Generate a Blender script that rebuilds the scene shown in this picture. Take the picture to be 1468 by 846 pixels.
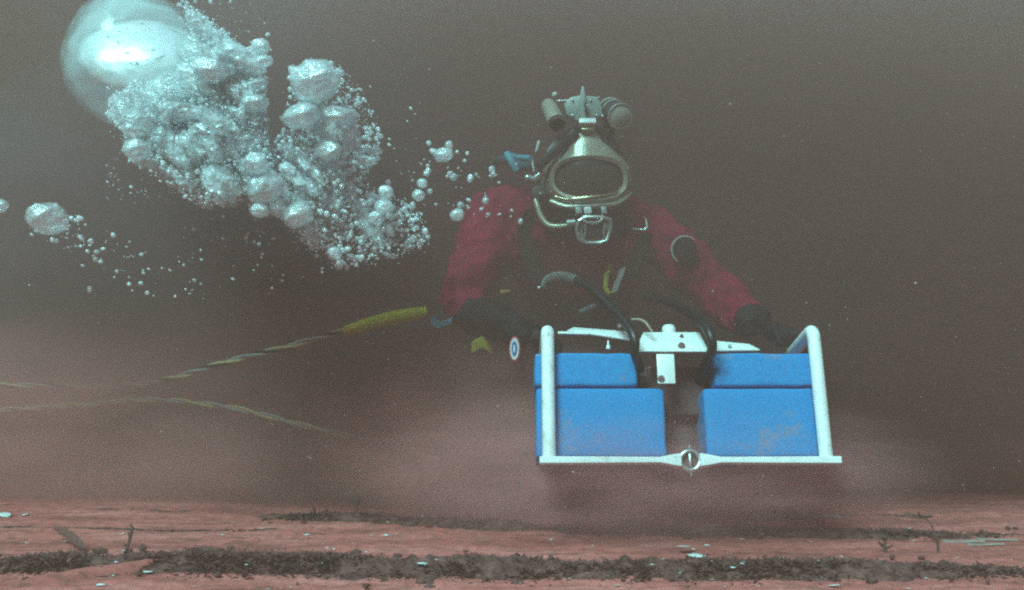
import bpy, bmesh, math, random
from mathutils import Vector, Matrix, Euler, noise as mnoise
R = math.radians
random.seed(7)
for o in list(bpy.data.objects): bpy.data.objects.remove(o)
scene = bpy.context.scene
COL = scene.collection

# ------------------------------------------------------------------ camera, sky, sun, exposure
F = 1505.0                      # focal length in photograph pixels (1468 wide)
CAMZ = 0.61
cam_d = bpy.data.cameras.new('camera'); cam = bpy.data.objects.new('camera', cam_d); COL.objects.link(cam)
cam.location = (0, 0, CAMZ); cam.rotation_euler = (R(90), 0, 0)
cam_d.sensor_width = 36.0; cam_d.lens = 36.0*F/1468.0
cam_d.clip_start = 0.02; cam_d.clip_end = 1000
scene.camera = cam

SUN_ELEV = 49; SUN_AZ_VEC = (-0.50, -0.87)      # where the sun stands, seen from the scene (left, behind the camera)
w = bpy.data.worlds.new('World'); scene.world = w; w.use_nodes = True
nt = w.node_tree
sky = nt.nodes.new('ShaderNodeTexSky'); sky.sky_type = 'NISHITA'; sky.sun_disc = False
sky.sun_elevation = R(SUN_ELEV); sky.sun_rotation = math.atan2(SUN_AZ_VEC[0], SUN_AZ_VEC[1])
bg = nt.nodes['Background']; bg.inputs['Strength'].default_value = 0.09
nt.links.new(sky.outputs['Color'], bg.inputs['Color'])
sd = bpy.data.lights.new('sun', 'SUN'); sun = bpy.data.objects.new('sun', sd); COL.objects.link(sun)
sd.energy = 5.0; sd.angle = R(25); sd.color = (0.40, 1.0, 0.98)
ce = math.cos(R(SUN_ELEV)); n_ = math.hypot(*SUN_AZ_VEC)
sdir = Vector((-SUN_AZ_VEC[0]/n_*ce, -SUN_AZ_VEC[1]/n_*ce, -math.sin(R(SUN_ELEV))))
sun.rotation_euler = sdir.to_track_quat('-Z', 'Y').to_euler()
vs = scene.view_settings
vs.view_transform = 'Standard'; vs.look = 'None'; vs.gamma = 1; vs.use_curve_mapping = False
vs.exposure = 2.6
cy = scene.cycles
cy.max_bounces = 8; cy.diffuse_bounces = 4; cy.glossy_bounces = 2; cy.transmission_bounces = 4
cy.volume_bounces = 1; cy.transparent_max_bounces = 40
cy.caustics_reflective = False; cy.caustics_refractive = False
cy.use_denoising = False
cy.filter_width = 2.1
cy.volume_step_rate = 1.0; cy.volume_max_steps = 128

HAZE_D = 0.20
HAZE_C = (0.252, 0.138, 0.108)

# ------------------------------------------------------------------ helpers
def P(px, py, d):
    """point at distance d (metres in front of the camera) under photograph pixel px, py"""
    return Vector(((px-734.0)/F*d, d, CAMZ-(py-423.0)/F*d))
def link(o): COL.objects.link(o); return o
def tag(o, label=None, cat=None, group=None, kind=None):
    if label: o['label'] = label
    if cat: o['category'] = cat
    if group: o['group'] = group
    if kind: o['kind'] = kind
    return o
def empty(name, loc, rot=(0,0,0)):
    o = bpy.data.objects.new(name, None); link(o); o.location = loc; o.rotation_euler = rot
    o.empty_display_size = 0.1; return o

class MB:
    def __init__(s): s.bm = bmesh.new()
    def box(s, c, size, rot=None, bev=0.0, seg=2):
        b = bmesh.new(); bmesh.ops.create_cube(b, size=1.0)
        for v in b.verts: v.co = Vector((v.co.x*size[0], v.co.y*size[1], v.co.z*size[2]))
        if bev > 0: bmesh.ops.bevel(b, geom=list(b.edges), offset=bev, segments=seg, profile=0.5, affect='EDGES')
        m = Matrix.Translation(c) @ (Euler(rot).to_matrix().to_4x4() if rot else Matrix())
        s._merge(b, m); return s
    def _merge(s, b, m=None):
        if m is not None: bmesh.ops.transform(b, matrix=m, verts=b.verts)
        me = bpy.data.meshes.new('tmp'); b.to_mesh(me); b.free(); s.bm.from_mesh(me); bpy.data.meshes.remove(me)
    def tube(s, pts, r, n=10, cap=True, rfun=None, round_end=False):
        pts = [Vector(p) for p in pts]; N = len(pts)
        rings = []; prev = None
        for i, p in enumerate(pts):
            t = (pts[min(i+1, N-1)]-pts[max(i-1, 0)]).normalized()
            if prev is None:
                a = Vector((0,0,1)) if abs(t.z) < 0.9 else Vector((1,0,0))
                u = t.cross(a).normalized()
            else:
                u = (prev - t*prev.dot(t)).normalized()
            prev = u; v = t.cross(u)
            rr = rfun(i/(N-1)) if rfun else (r[i] if isinstance(r, (list, tuple)) else r)
            rings.append([s.bm.verts.new(p+(u*math.cos(2*math.pi*k/n)+v*math.sin(2*math.pi*k/n))*rr) for k in range(n)])
        for a, b in zip(rings, rings[1:]):
            for k in range(n): s.bm.faces.new((a[k], a[(k+1)%n], b[(k+1)%n], b[k]))
        if cap:
            s.bm.faces.new(rings[0][::-1]); s.bm.faces.new(rings[-1])
        return s
    def lathe(s, prof, m=None, n=24, cap=True):
        """profile of (radius, z) turned about z"""
        b = bmesh.new(); rings = []
        for r, z in prof:
            rings.append([b.verts.new((r*math.cos(2*math.pi*k/n), r*math.sin(2*math.pi*k/n), z)) for k in range(n)])
        for a, c in zip(rings, rings[1:]):
            for k in range(n): b.faces.new((a[k], a[(k+1)%n], c[(k+1)%n], c[k]))
        if cap:
            b.faces.new(rings[0][::-1]); b.faces.new(rings[-1])
        s._merge(b, m); return s
    def ball(s, c, rad, sub=2, rot=None, seg=None):
        b = bmesh.new(); bmesh.ops.create_icosphere(b, subdivisions=sub, radius=1.0)
        sc = rad if isinstance(rad, (tuple, list)) else (rad,)*3
        m = Matrix.Translation(c) @ (Euler(rot).to_matrix().to_4x4() if rot else Matrix()) @ Matrix.Diagonal((*sc, 1))
        s._merge(b, m); return s
    def prism(s, poly, thick, m=None, bev=0.0):
        """polygon in local XZ, extruded by thick towards +Y"""
        b = bmesh.new()
        f = b.faces.new([b.verts.new((x, 0, z)) for x, z in poly])
        ex = bmesh.ops.extrude_face_region(b, geom=[f])
        for g in ex['geom']:
            if isinstance(g, bmesh.types.BMVert): g.co.y += thick
        bmesh.ops.recalc_face_normals(b, faces=b.faces)
        if bev > 0: bmesh.ops.bevel(b, geom=list(b.edges), offset=bev, segments=2, profile=0.5, affect='EDGES')
        s._merge(b, m); return s
    def build(s, name, mat, parent=None, smooth=True, loc=None):
        bmesh.ops.recalc_face_normals(s.bm, faces=s.bm.faces)
        me = bpy.data.meshes.new(name); s.bm.to_mesh(me); s.bm.free()
        if smooth:
            me.shade_smooth()
            try: me.set_sharp_from_angle(angle=R(40))
            except Exception: pass
        if mat: me.materials.append(mat)
        o = link(bpy.data.objects.new(name, me))
        if parent: o.parent = parent
        if loc: o.location = loc
        return o
def part(name, mb, mat, parent, **k): return mb.build(name, mat, parent, **k)

def bez(pts, n=24):
    """Catmull-Rom through points"""
    pts = [Vector(p) for p in pts]; q = [pts[0]*2-pts[1]]+pts+[pts[-1]*2-pts[-2]]; out = []
    for i in range(1, len(q)-2):
        for k in range(n):
            t = k/n
            a, b, c, d = q[i-1], q[i], q[i+1], q[i+2]
            out.append(0.5*((2*b)+(c-a)*t+(2*a-5*b+4*c-d)*t*t+(3*b-a-3*c+d)*t**3))
    out.append(pts[-1]); return out

# ------------------------------------------------------------------ materials
class NT:
    def __init__(s, name):
        s.m = bpy.data.materials.new(name); s.m.use_nodes = True; s.t = s.m.node_tree
        s.b = s.t.nodes.get('Principled BSDF'); s.out = s.t.nodes.get('Material Output')
    def n(s, typ, **kw):
        x = s.t.nodes.new(typ)
        for k, v in kw.items(): setattr(x, k, v)
        return x
    def l(s, a, b): s.t.links.new(a, b)
    def coord(s, scale=(1,1,1), kind='Object'):
        tc = s.n('ShaderNodeTexCoord'); mp = s.n('ShaderNodeMapping'); mp.inputs['Scale'].default_value = scale
        s.l(tc.outputs[kind], mp.inputs['Vector']); return mp.outputs['Vector']
    def noise(s, scale, vec=None, detail=4, rough=0.6):
        x = s.n('ShaderNodeTexNoise'); x.inputs['Scale'].default_value = scale; x.inputs['Detail'].default_value = detail
        x.inputs['Roughness'].default_value = rough
        if vec is not None: s.l(vec, x.inputs['Vector'])
        return x.outputs['Fac']
    def ramp(s, fac, stops):
        x = s.n('ShaderNodeValToRGB'); e = x.color_ramp.elements
        while len(e) < len(stops): e.new(0.5)
        for el, (p, c) in zip(e, stops): el.position = p; el.color = (*c, 1)
        s.l(fac, x.inputs['Fac']); return x.outputs['Color']
    def bump(s, fac, strength=0.3, dist=0.01):
        x = s.n('ShaderNodeBump'); x.inputs['Strength'].default_value = strength; x.inputs['Distance'].default_value = dist
        s.l(fac, x.inputs['Height']); s.l(x.outputs['Normal'], s.b.inputs['Normal'])

def mottled(name, cols, scale=12, rough=0.6, metal=0.0, bump=0.2, bscale=None, bdist=0.004, spec=0.5, detail=5, stretch=(1,1,1), lo=0.3, hi=0.7):
    k = NT(name); v = k.coord(stretch)
    f = k.noise(scale, v, detail)
    n = len(cols)
    k.l(k.ramp(f, [(lo+(hi-lo)*i/max(1, n-1), c) for i, c in enumerate(cols)]), k.b.inputs['Base Color'])
    k.b.inputs['Roughness'].default_value = rough; k.b.inputs['Metallic'].default_value = metal
    k.b.inputs['Specular IOR Level'].default_value = spec
    if bump: k.bump(k.noise(bscale or scale*4, v, 4), bump, bdist)
    return k.m

M = {}
M['suit'] = mottled('red_drysuit', [(0.27,0.009,0.040),(0.46,0.015,0.066),(0.54,0.025,0.088)], 9, 0.75, bump=0.5, bscale=16, bdist=0.012, spec=0.2)
M['black'] = mottled('black_neoprene', [(0.008,0.008,0.010),(0.02,0.02,0.022)], 20, 0.7, bump=0.3, spec=0.3)
M['rubber'] = mottled('black_hose_rubber', [(0.008,0.008,0.009),(0.018,0.018,0.02)], 30, 0.42, bump=0.15, spec=0.5)
M['shell'] = mottled('helmet_shell', [(0.30,0.28,0.22),(0.44,0.40,0.32),(0.55,0.50,0.40)], 14, 0.32, metal=0.35, bump=0.1, spec=0.5)
M['darkshell'] = mottled('dark_helmet_shell', [(0.03,0.03,0.03),(0.055,0.055,0.05)], 14, 0.45, bump=0.1)
M['brass'] = mottled('tarnished_brass', [(0.34,0.29,0.17),(0.5,0.44,0.28)], 25, 0.34, metal=0.85, bump=0.1)
M['steel'] = mottled('dull_steel', [(0.45,0.5,0.48),(0.66,0.7,0.67)], 25, 0.33, metal=0.8, bump=0.1)
M['hatplate'] = mottled('grey_plate', [(0.30,0.36,0.34),(0.42,0.47,0.44)], 18, 0.5, metal=0.2, bump=0.1)
M['white'] = mottled('white_paint', [(0.36,0.30,0.26),(0.78,0.80,0.78),(0.88,0.89,0.88)], 38, 0.42, lo=0.26, hi=0.5, detail=8, bump=0.12, bscale=60, bdist=0.001)
M['polished'] = mottled('polished_white_plate', [(0.78,0.8,0.77),(0.86,0.87,0.85)], 12, 0.3, bump=0.05)
M['yellow'] = mottled('yellow_sheath', [(0.55,0.50,0.03),(0.75,0.70,0.07)], 30, 0.6, bump=0.3)
M['strand_grey'] = mottled('grey_hose', [(0.34,0.36,0.34),(0.5,0.52,0.48)], 30, 0.6, bump=0.2)
M['strand_yellow'] = mottled('yellow_rope', [(0.62,0.5,0.22),(0.75,0.64,0.34)], 40, 0.7, bump=0.3)
M['cyan'] = mottled('light_blue_hose', [(0.05,0.30,0.42),(0.12,0.50,0.60)], 20, 0.45, bump=0.1)
M['navy'] = mottled('blue_fabric', [(0.02,0.07,0.10),(0.05,0.12,0.16)], 20, 0.6, bump=0.2)
M['amber'] = mottled('amber_plastic', [(0.5,0.25,0.03),(0.65,0.38,0.06)], 20, 0.5, bump=0.1)
M['webbing'] = mottled('pale_webbing', [(0.5,0.48,0.42),(0.68,0.66,0.6)], 60, 0.7, bump=0.3)
M['cable'] = mottled('tan_cable', [(0.3,0.22,0.17),(0.42,0.32,0.25)], 30, 0.6, bump=0.1)
M['red_print'] = mottled('red_print', [(0.5,0.03,0.05),(0.6,0.05,0.07)], 20, 0.6, bump=0)
M['white_print'] = mottled('white_print', [(0.7,0.7,0.7),(0.8,0.8,0.8)], 20, 0.6, bump=0)
M['blue_print'] = mottled('blue_print', [(0.03,0.1,0.4),(0.05,0.16,0.5)], 20, 0.6, bump=0)
M['housing'] = mottled('haze_brown_housing', [(0.10,0.04,0.04),(0.22,0.085,0.08)], 14, 0.6, bump=0.2)  # brown takes in the silt haze seen between the floats
M['shell_bit'] = mottled('pale_shell', [(0.6,0.62,0.6),(0.82,0.84,0.82)], 60, 0.25, bump=0.1)
M['twig'] = mottled('dark_twig', [(0.06,0.03,0.025),(0.12,0.06,0.05)], 60, 0.85, bump=0.4)
M['weed'] = mottled('brown_weed_blade', [(0.10,0.045,0.038),(0.22,0.085,0.07)], 60, 0.8, bump=0.4)
M['tangle'] = mottled('plank_pale', [(0.30,0.19,0.16),(0.48,0.36,0.32)], 20, 0.8, bump=0.3, stretch=(1,6,6))

# blue foam with scuffs
k = NT('blue_foam'); v = k.coord()
n1 = k.noise(5, v, 6, 0.65); n2 = k.noise(160, v, 3)
c1 = k.ramp(n2, [(0.3,(0.003,0.19,0.45)),(0.7,(0.004,0.27,0.60))])
c2 = k.ramp(k.noise(9, v, 9, 0.75), [(0.56,(0,0,0)),(0.66,(1,1,1))])
mx = k.n('ShaderNodeMix', data_type='RGBA'); mm = k.n('ShaderNodeMath', operation='MULTIPLY'); mm.inputs[1].default_value = 0.62
k.l(c2, mm.inputs[0]); k.l(mm.outputs[0], mx.inputs['Factor']); k.l(c1, mx.inputs[6]); mx.inputs[7].default_value = (0.30,0.22,0.21,1)
k.l(mx.outputs[2], k.b.inputs['Base Color']); k.b.inputs['Roughness'].default_value = 0.75; k.b.inputs['Specular IOR Level'].default_value = 0.2
k.bump(n2, 0.35, 0.003); M['foam'] = k.m

# dark window
k = NT('faceplate_glass'); k.b.inputs['Base Color'].default_value = (0.075,0.045,0.042,1); k.b.inputs['Roughness'].default_value = 0.15
k.b.inputs['Specular IOR Level'].default_value = 0.4; M['glass'] = k.m
k = NT('lamp_glass'); v = k.coord(); k.l(k.ramp(k.noise(30, v), [(0.3,(0.36,0.36,0.30)),(0.7,(0.52,0.52,0.45))]), k.b.inputs['Base Color'])
k.b.inputs['Roughness'].default_value = 0.15; M['lampglass'] = k.m

# bubbles: thin films of air in water - part transparent, part glint, part scattering skin
def bubble_mat(name, dens, col, edge, wob, glo=0.2, patch=None, bst=0.5, halo=None, grough=0.22, trans=0.35):
    k = NT(name); t = k.t; t.nodes.remove(k.b)
    tr = k.n('ShaderNodeBsdfTransparent'); df = k.n('ShaderNodeBsdfDiffuse'); tl = k.n('ShaderNodeBsdfTranslucent'); gl = k.n('ShaderNodeBsdfGlossy')
    df.inputs['Color'].default_value = (*col,1); tl.inputs['Color'].default_value = (*col,1)
    gl.inputs['Color'].default_value = (0.95,1,1,1); gl.inputs['Roughness'].default_value = grough
    v = k.coord()
    nf = k.noise(wob, v, 4)
    bp = k.n('ShaderNodeBump'); bp.inputs['Strength'].default_value = bst; bp.inputs['Distance'].default_value = 0.25
    k.l(nf, bp.inputs['Height'])
    for x in (df, gl): k.l(bp.outputs['Normal'], x.inputs['Normal'])
    lw = k.n('ShaderNodeLayerWeight'); lw.inputs['Blend'].default_value = 0.35
    mr = k.n('ShaderNodeMapRange'); mr.inputs['To Min'].default_value = dens; mr.inputs['To Max'].default_value = edge
    k.l(lw.outputs['Facing'], mr.inputs['Value'])
    m1 = k.n('ShaderNodeMixShader'); m1.inputs[0].default_value = trans
    k.l(df.outputs[0], m1.inputs[1]); k.l(tl.outputs[0], m1.inputs[2])
    m3 = k.n('ShaderNodeMixShader'); m3.inputs[0].default_value = glo
    k.l(m1.outputs[0], m3.inputs[1]); k.l(gl.outputs[0], m3.inputs[2])
    fac = mr.outputs[0]
    if halo is not None:                      # opacity fades out towards the rim, painting a soft glow
        rp = k.ramp(lw.outputs['Facing'], [(p_,(q_,)*3) for p_, q_ in (halo if isinstance(halo, list) else [(0.0,dens),(0.42,halo),(0.62,halo*0.55),(0.9,edge)])]); fac = rp
    if patch:
        pr = k.n('ShaderNodeMapRange'); pr.inputs['From Min'].default_value = patch[1]; pr.inputs['From Max'].default_value = patch[2]
        k.l(k.noise(patch[0], v, 6, 0.7), pr.inputs['Value'])
        mu = k.n('ShaderNodeMath', operation='MULTIPLY'); k.l(fac, mu.inputs[0]); k.l(pr.outputs[0], mu.inputs[1]); fac = mu.outputs[0]
    m2 = k.n('ShaderNodeMixShader'); k.l(fac, m2.inputs[0]); k.l(tr.outputs[0], m2.inputs[1]); k.l(m3.outputs[0], m2.inputs[2])
    k.l(m2.outputs[0], k.out.inputs['Surface']); return k.m
M['bubble'] = bubble_mat('bubble_film', 0.55, (0.92,0.98,1.0), 0.0, 2.0, 0.22, bst=0.25, halo=[(0.0,0.75),(0.2,0.65),(0.45,0.36),(0.8,0.04)])
M['bigbubble'] = bubble_mat('large_bubble_film', 0.04, (0.80,0.97,1.0), 0.0, 1.2, 0.1, trans=0.15, bst=0.1, halo=[(0.0,0.05),(0.12,0.34),(0.30,0.46),(0.52,0.16),(0.78,0.0)])
M['bigbubble_in'] = bubble_mat('large_bubble_shine_film', 0.97, (0.95,1.0,1.0), 0.0, 1.2, 0.28, trans=0.05, bst=0.22, halo=[(0.0,1.0),(0.2,1.0),(0.42,0.7),(0.62,0.18),(0.85,0.0)], grough=0.36)  # near-opaque white that paints the dome's bright highlight
M['froth'] = bubble_mat('froth_film', 0.66, (0.92,0.98,1.0), 0.10, 2.5, 0.12, trans=0.35)
M['frothcore'] = bubble_mat('froth_core_film', 0.55, (0.92,0.98,1.0), 0.0, 7, 0.10, (3.0, 0.30, 0.55), bst=0.35, halo=[(0.0,0.60),(0.2,0.5),(0.45,0.22),(0.75,0.0)], trans=0.35)

# seabed
k = NT('red_seabed'); v = k.coord()
vs_ = k.coord((1.0, 4.5, 1)); n1 = k.noise(2.2, vs_, 7, 0.65); n2 = k.noise(34, v, 5, 0.7); n3 = k.noise(9, vs_, 6, 0.7)
ca = k.ramp(n1, [(0.34,(0.40,0.105,0.095)),(0.5,(0.66,0.170,0.148)),(0.68,(0.76,0.245,0.215))])
cb = k.ramp(n3, [(0.50,(0,0,0)),(0.66,(1,1,1))])
mm = k.n('ShaderNodeMath', operation='MULTIPLY'); mm.inputs[1].default_value = 0.85; k.l(cb, mm.inputs[0])
mx = k.n('ShaderNodeMix', data_type='RGBA'); k.l(mm.outputs[0], mx.inputs['Factor']); k.l(ca, mx.inputs[6]); mx.inputs[7].default_value = (0.24,0.085,0.068,1)
mul = k.n('ShaderNodeMix', data_type='RGBA', blend_type='MULTIPLY'); mul.inputs['Factor'].default_value = 0.7
k.l(mx.outputs[2], mul.inputs[6]); k.l(k.ramp(n2, [(0.34,(0.5,0.47,0.47)),(0.6,(1,1,1))]), mul.inputs[7])
k.l(mul.outputs[2], k.b.inputs['Base Color']); k.b.inputs['Roughness'].default_value = 0.85; k.b.inputs['Specular IOR Level'].default_value = 0.2
k.bump(n2, 0.6, 0.006); M['seabed'] = k.m
# growth: colour varies from tuft to tuft by place
k = NT('algae_growth'); v = k.coord()
k.l(k.ramp(k.noise(30, v, 8, 0.8), [(0.36,(0.035,0.011,0.013)),(0.46,(0.10,0.034,0.036)),(0.53,(0.15,0.066,0.052)),(0.60,(0.20,0.085,0.085)),(0.68,(0.38,0.10,0.10))]), k.b.inputs['Base Color'])
k.b.inputs['Roughness'].default_value = 0.85; k.b.inputs['Specular IOR Level'].default_value = 0.2; M['growth'] = k.m

# ------------------------------------------------------------------ the setting: seabed
def ground_z(x, y):
    z = 0.0
    if y > 2.95:
        t = min(1.0, (y-2.95)/1.6); z -= 0.22*t*t*(3-2*t)
    if y < 8 and abs(x) < 8:
        fade = 1.0 if y < 6 else (8-y)/2
        z += fade*(0.012*mnoise.noise(Vector((x*1.1, y*4.0, 0)))+0.006*mnoise.noise(Vector((x*6, y*14, 3)))+0.003*mnoise.noise(Vector((x*22, y*40, 5))))
    return z
def axis(lo, hi, fine_lo, fine_hi, fine, grow=1.35):
    a = []; x = fine_lo
    while x < fine_hi: a.append(x); x += fine
    a.append(fine_hi)
    s = fine; x = fine_hi
    while x < hi: s *= grow; x += s; a.append(min(x, hi))
    s = fine; x = fine_lo
    while x > lo: s *= grow; x -= s; a.insert(0, max(x, lo))
    return a
xs = axis(-60, 60, -1.9, 1.9, 0.02); ys = axis(-60, 60, 1.9, 3.6, 0.013)
bm = bmesh.new(); grid = [[bm.verts.new((x, y, ground_z(x, y))) for x in xs] for y in ys]
for j in range(len(ys)-1):
    for i in range(len(xs)-1): bm.faces.new((grid[j][i], grid[j][i+1], grid[j+1][i+1], grid[j+1][i]))
me = bpy.data.meshes.new('seabed'); bm.to_mesh(me); bm.free(); me.shade_smooth(); me.materials.append(M['seabed'])
seabed = link(bpy.data.objects.new('seabed', me)); seabed['kind'] = 'structure'

# raised ridges of red clay that cross the bed at a slant
def gpt(px, py, dz=0.0):
    """ground point under a pixel"""
    d = F*CAMZ/(py-423.0)
    p = P(px, py, d); p.z = ground_z(p.x, p.y)+dz; return p
def ridge(pts, wid, hgt, name='clay_ridge'):
    c = bez([gpt(*p) for p in pts], 10); b = bmesh.new(); rows = []
    for i, p in enumerate(c):
        t = (c[min(i+1, len(c)-1)]-c[max(i-1, 0)]).normalized(); s = Vector((-t.y, t.x, 0)).normalized()
        env = math.sin(math.pi*min(1, max(0, (i+0.5)/len(c))))**0.4
        rows.append([b.verts.new(p+s*(u*wid*env)+Vector((0,0,hgt*env*(1-u*u)-0.006+0.004*mnoise.noise(p*30+Vector((u*3,0,0)))))) for u in (-1,-.6,-.2,.2,.6,1)])
    for a, q in zip(rows, rows[1:]):
        for j in range(5): b.faces.new((a[j], a[j+1], q[j+1], q[j]))
    bmesh.ops.recalc_face_normals(b, faces=b.faces)
    me = bpy.data.meshes.new(name); b.to_mesh(me); b.free(); me.shade_smooth(); me.materials.append(M['seabed'])
    o = link(bpy.data.objects.new(name, me)); o['kind'] = 'structure'; return o
ridge([(20,842),(90,832),(170,818),(240,804)], 0.03, 0.028)
ridge([(310,784),(360,776),(410,766),(450,758)], 0.03, 0.02)

# ------------------------------------------------------------------ diver
JX = 0.20
def skin_mesh(name, nodes, edges, root, sub=2, disp=0.0, dscale=0.1):
    me = bpy.data.meshes.new(name); keys = list(nodes); idx = {k: i for i, k in enumerate(keys)}
    me.from_pydata([nodes[k][0] for k in keys], [(idx[a], idx[b]) for a, b in edges], [])
    o = link(bpy.data.objects.new(name, me))
    md = o.modifiers.new('skin', 'SKIN'); md.use_smooth_shade = True; md.branch_smoothing = 0.3
    for k in keys:
        r = nodes[k][1]; sv = me.skin_vertices[0].data[idx[k]]
        sv.radius = (r, r) if not isinstance(r, tuple) else r
        sv.use_root = (k == root)
    ss = o.modifiers.new('sub', 'SUBSURF'); ss.levels = sub; ss.render_levels = sub
    if disp:
        tx = bpy.data.textures.new('folds', 'CLOUDS'); tx.noise_scale = dscale; tx.noise_depth = 2
        t2 = bpy.data.textures.new('creases', 'MUSGRAVE'); t2.musgrave_type = 'RIDGED_MULTIFRACTAL'; t2.noise_scale = dscale*0.7; t2.noise_intensity = 0.6
        d2 = o.modifiers.new('disp2', 'DISPLACE'); d2.texture = t2; d2.strength = disp*0.42; d2.texture_coords = 'GLOBAL'; d2.mid_level = 0.5
        dm = o.modifiers.new('disp', 'DISPLACE'); dm.texture = tx; dm.strength = disp; dm.texture_coords = 'GLOBAL'; dm.mid_level = 0.5
    bpy.context.view_layer.update()
    dg = bpy.context.evaluated_depsgraph_get()
    nm = bpy.data.meshes.new_from_object(o.evaluated_get(dg)); nm.shade_smooth()
    o.modifiers.clear(); o.data = nm; bpy.data.meshes.remove(me); nm.name = name
    return o

diver = empty('person', (0.2, 3.35, ground_z(0.2, 3.35)))
tag(diver, 'diver in red drysuit and metal helmet kneeling behind the blue and white sled', 'person')
DI = Matrix.Translation(-diver.location)
def dpart(name, mb, mat, parent=None):
    o = mb.build(name, mat); o.data.transform(DI); o.parent = parent or diver; return o

S = {}
S['pelvis'] = (Vector((0.22,3.46,0.36)), (0.17,0.14))
S['waist'] = (Vector((0.215,3.40,0.50)), (0.165,0.135))
S['chest'] = (Vector((0.20,3.26,0.68)), (0.205,0.15))
S['upper'] = (Vector((0.195,3.19,0.80)), (0.185,0.125))
S['neck'] = (Vector((0.205,3.10,0.90)), (0.085,0.085))
S['shoulder'] = (P(713,300,3.16), 0.098)
S['shoulder_b'] = (P(938,330,3.16), 0.098)
S['elbow'] = (P(656,440,3.06), 0.076)
S['elbow_b'] = (P(1040,432,3.06), 0.070)
S['fore'] = (P(706,462,2.93), 0.060)
S['fore_b'] = (P(1066,456,2.95), 0.060)
S['wrist'] = (P(760,474,2.80), 0.044)
S['wrist_b'] = (P(1096,470,2.86), 0.044)
S['ua'] = (P(688,366,3.10), 0.084)
S['ua_b'] = (P(988,382,3.12), 0.080)
S['hip'] = (Vector((0.08,3.42,0.32)), 0.125); S['hip_b'] = (Vector((0.36,3.42,0.32)), 0.125)
S['thigh'] = (Vector((0.0,3.27,0.20)), 0.105); S['thigh_b'] = (Vector((0.44,3.27,0.20)), 0.105)
S['knee'] = (Vector((-0.06,3.12,0.075)), 0.085); S['knee_b'] = (Vector((0.50,3.12,0.075)), 0.085)
S['shin'] = (Vector((-0.04,3.36,0.04)), 0.070); S['shin_b'] = (Vector((0.48,3.36,0.04)), 0.070)
S['ankle'] = (Vector((-0.02,3.58,0.0)), 0.055); S['ankle_b'] = (Vector((0.46,3.58,0.0)), 0.055)
S['toe'] = (Vector((-0.02,3.72,-0.04)), 0.05); S['toe_b'] = (Vector((0.46,3.72,-0.04)), 0.05)
E = [('pelvis','waist'),('waist','chest'),('chest','upper'),('upper','neck')]
for s in ('', '_b'):
    E += [('upper','shoulder'+s),('shoulder'+s,'ua'+s),('ua'+s,'elbow'+s),('elbow'+s,'fore'+s),('fore'+s,'wrist'+s),
          ('pelvis','hip'+s),('hip'+s,'thigh'+s),('thigh'+s,'knee'+s),('knee'+s,'shin'+s),('shin'+s,'ankle'+s),('ankle'+s,'toe'+s)]
body = skin_mesh('body', S, E, 'pelvis', 4, 0.034, 0.085)
body.data.materials.append(M['suit']); body.data.materials.append(M['black'])
for p in body.data.polygons:
    c = p.center
    dark = c.z < 0.50+0.03*mnoise.noise(c*6)
    # black gauntlets reach to just below each elbow; black bib under the helmet
    if c.y < (2.955 if c.x < 0.3 else 2.90) and c.z < 0.62: dark = True
    if c.z > 0.845 and 0.06 < c.x < 0.34: dark = True
    if abs(c.x-0.22) < 0.20 and c.z < 0.60 and c.y > 3.0: dark = True
    if dark: p.material_index = 1
body.data.transform(DI); body.parent = diver

# gloves: palm and five fingers closed round the sled's side tubes
def glove(wr, grip, axis_dir, thumb_sign, name='glove'):
    wr = Vector(wr); grip = Vector(grip); ax = Vector(axis_dir).normalized()
    fwd = (grip-wr); L = fwd.length; fwd.normalize()
    ax = (ax-fwd*ax.dot(fwd)).normalized()
    up = fwd.cross(ax)
    if up.z < 0: up = -up
    N = {'w': (wr, 0.036), 'p0': (wr+fwd*0.03+up*0.004, 0.036), 'p1': (wr+fwd*(L-0.03)+up*0.018, 0.034)}
    ed = [('w','p0'),('p0','p1')]
    for i in range(4):
        o = (i-1.5)*0.021; ln = (0.9,1.0,0.97,0.8)[i]; r = (0.0115,0.012,0.0115,0.010)[i]
        b = wr+fwd*(L-0.012)+up*0.026+ax*o
        q = [b, b+fwd*0.034*ln+up*0.004, b+fwd*0.048*ln-up*0.026*ln, b+fwd*0.026*ln-up*0.048*ln]
        pk = 'p1'
        for j, x in enumerate(q):
            N[f'f{i}{j}'] = (x, r*(1-0.06*j)); ed.append((pk, f'f{i}{j}')); pk = f'f{i}{j}'
    t0 = wr+fwd*0.04+ax*thumb_sign*0.034
    for j, x in enumerate((t0, t0+fwd*0.028+ax*thumb_sign*0.012-up*0.014, t0+fwd*0.05-up*0.032)):
        N[f't{j}'] = (x, 0.0135-0.001*j); ed.append(('p0' if j == 0 else f't{j-1}', f't{j}'))
    o = skin_mesh(name, N, ed, 'w', 2)
    o.data.materials.append(M['black']); o.data.transform(DI); o.parent = diver
    return o

# ------------------------------------------------------------------ sled (instrument frame with blue floats)
ST = R(-20)
SL = P(989, 661, 2.5)
sled = empty('underwater_sled', SL, (ST, 0, 0))
tag(sled, 'white tubular sled carrying four blue foam floats, held by the diver', 'sled')
SM = Matrix.Translation(SL) @ Euler((ST,0,0)).to_matrix().to_4x4()
LX, RX, TOP, DEP = -0.335, 0.3256, 0.330, 0.30
# left hand and right hand on the top side tubes
for sx, wk, ts in ((LX, 'wrist', 1), (RX, 'wrist_b', -1)):
    g = SM @ Vector((sx, 0.20, TOP))
    ax = SM.to_3x3() @ Vector((0,1,0))
    glove(S[wk][0], g+Vector((0,0,0.012)), Vector((0.0,1,-0.3)), ts)

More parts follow.
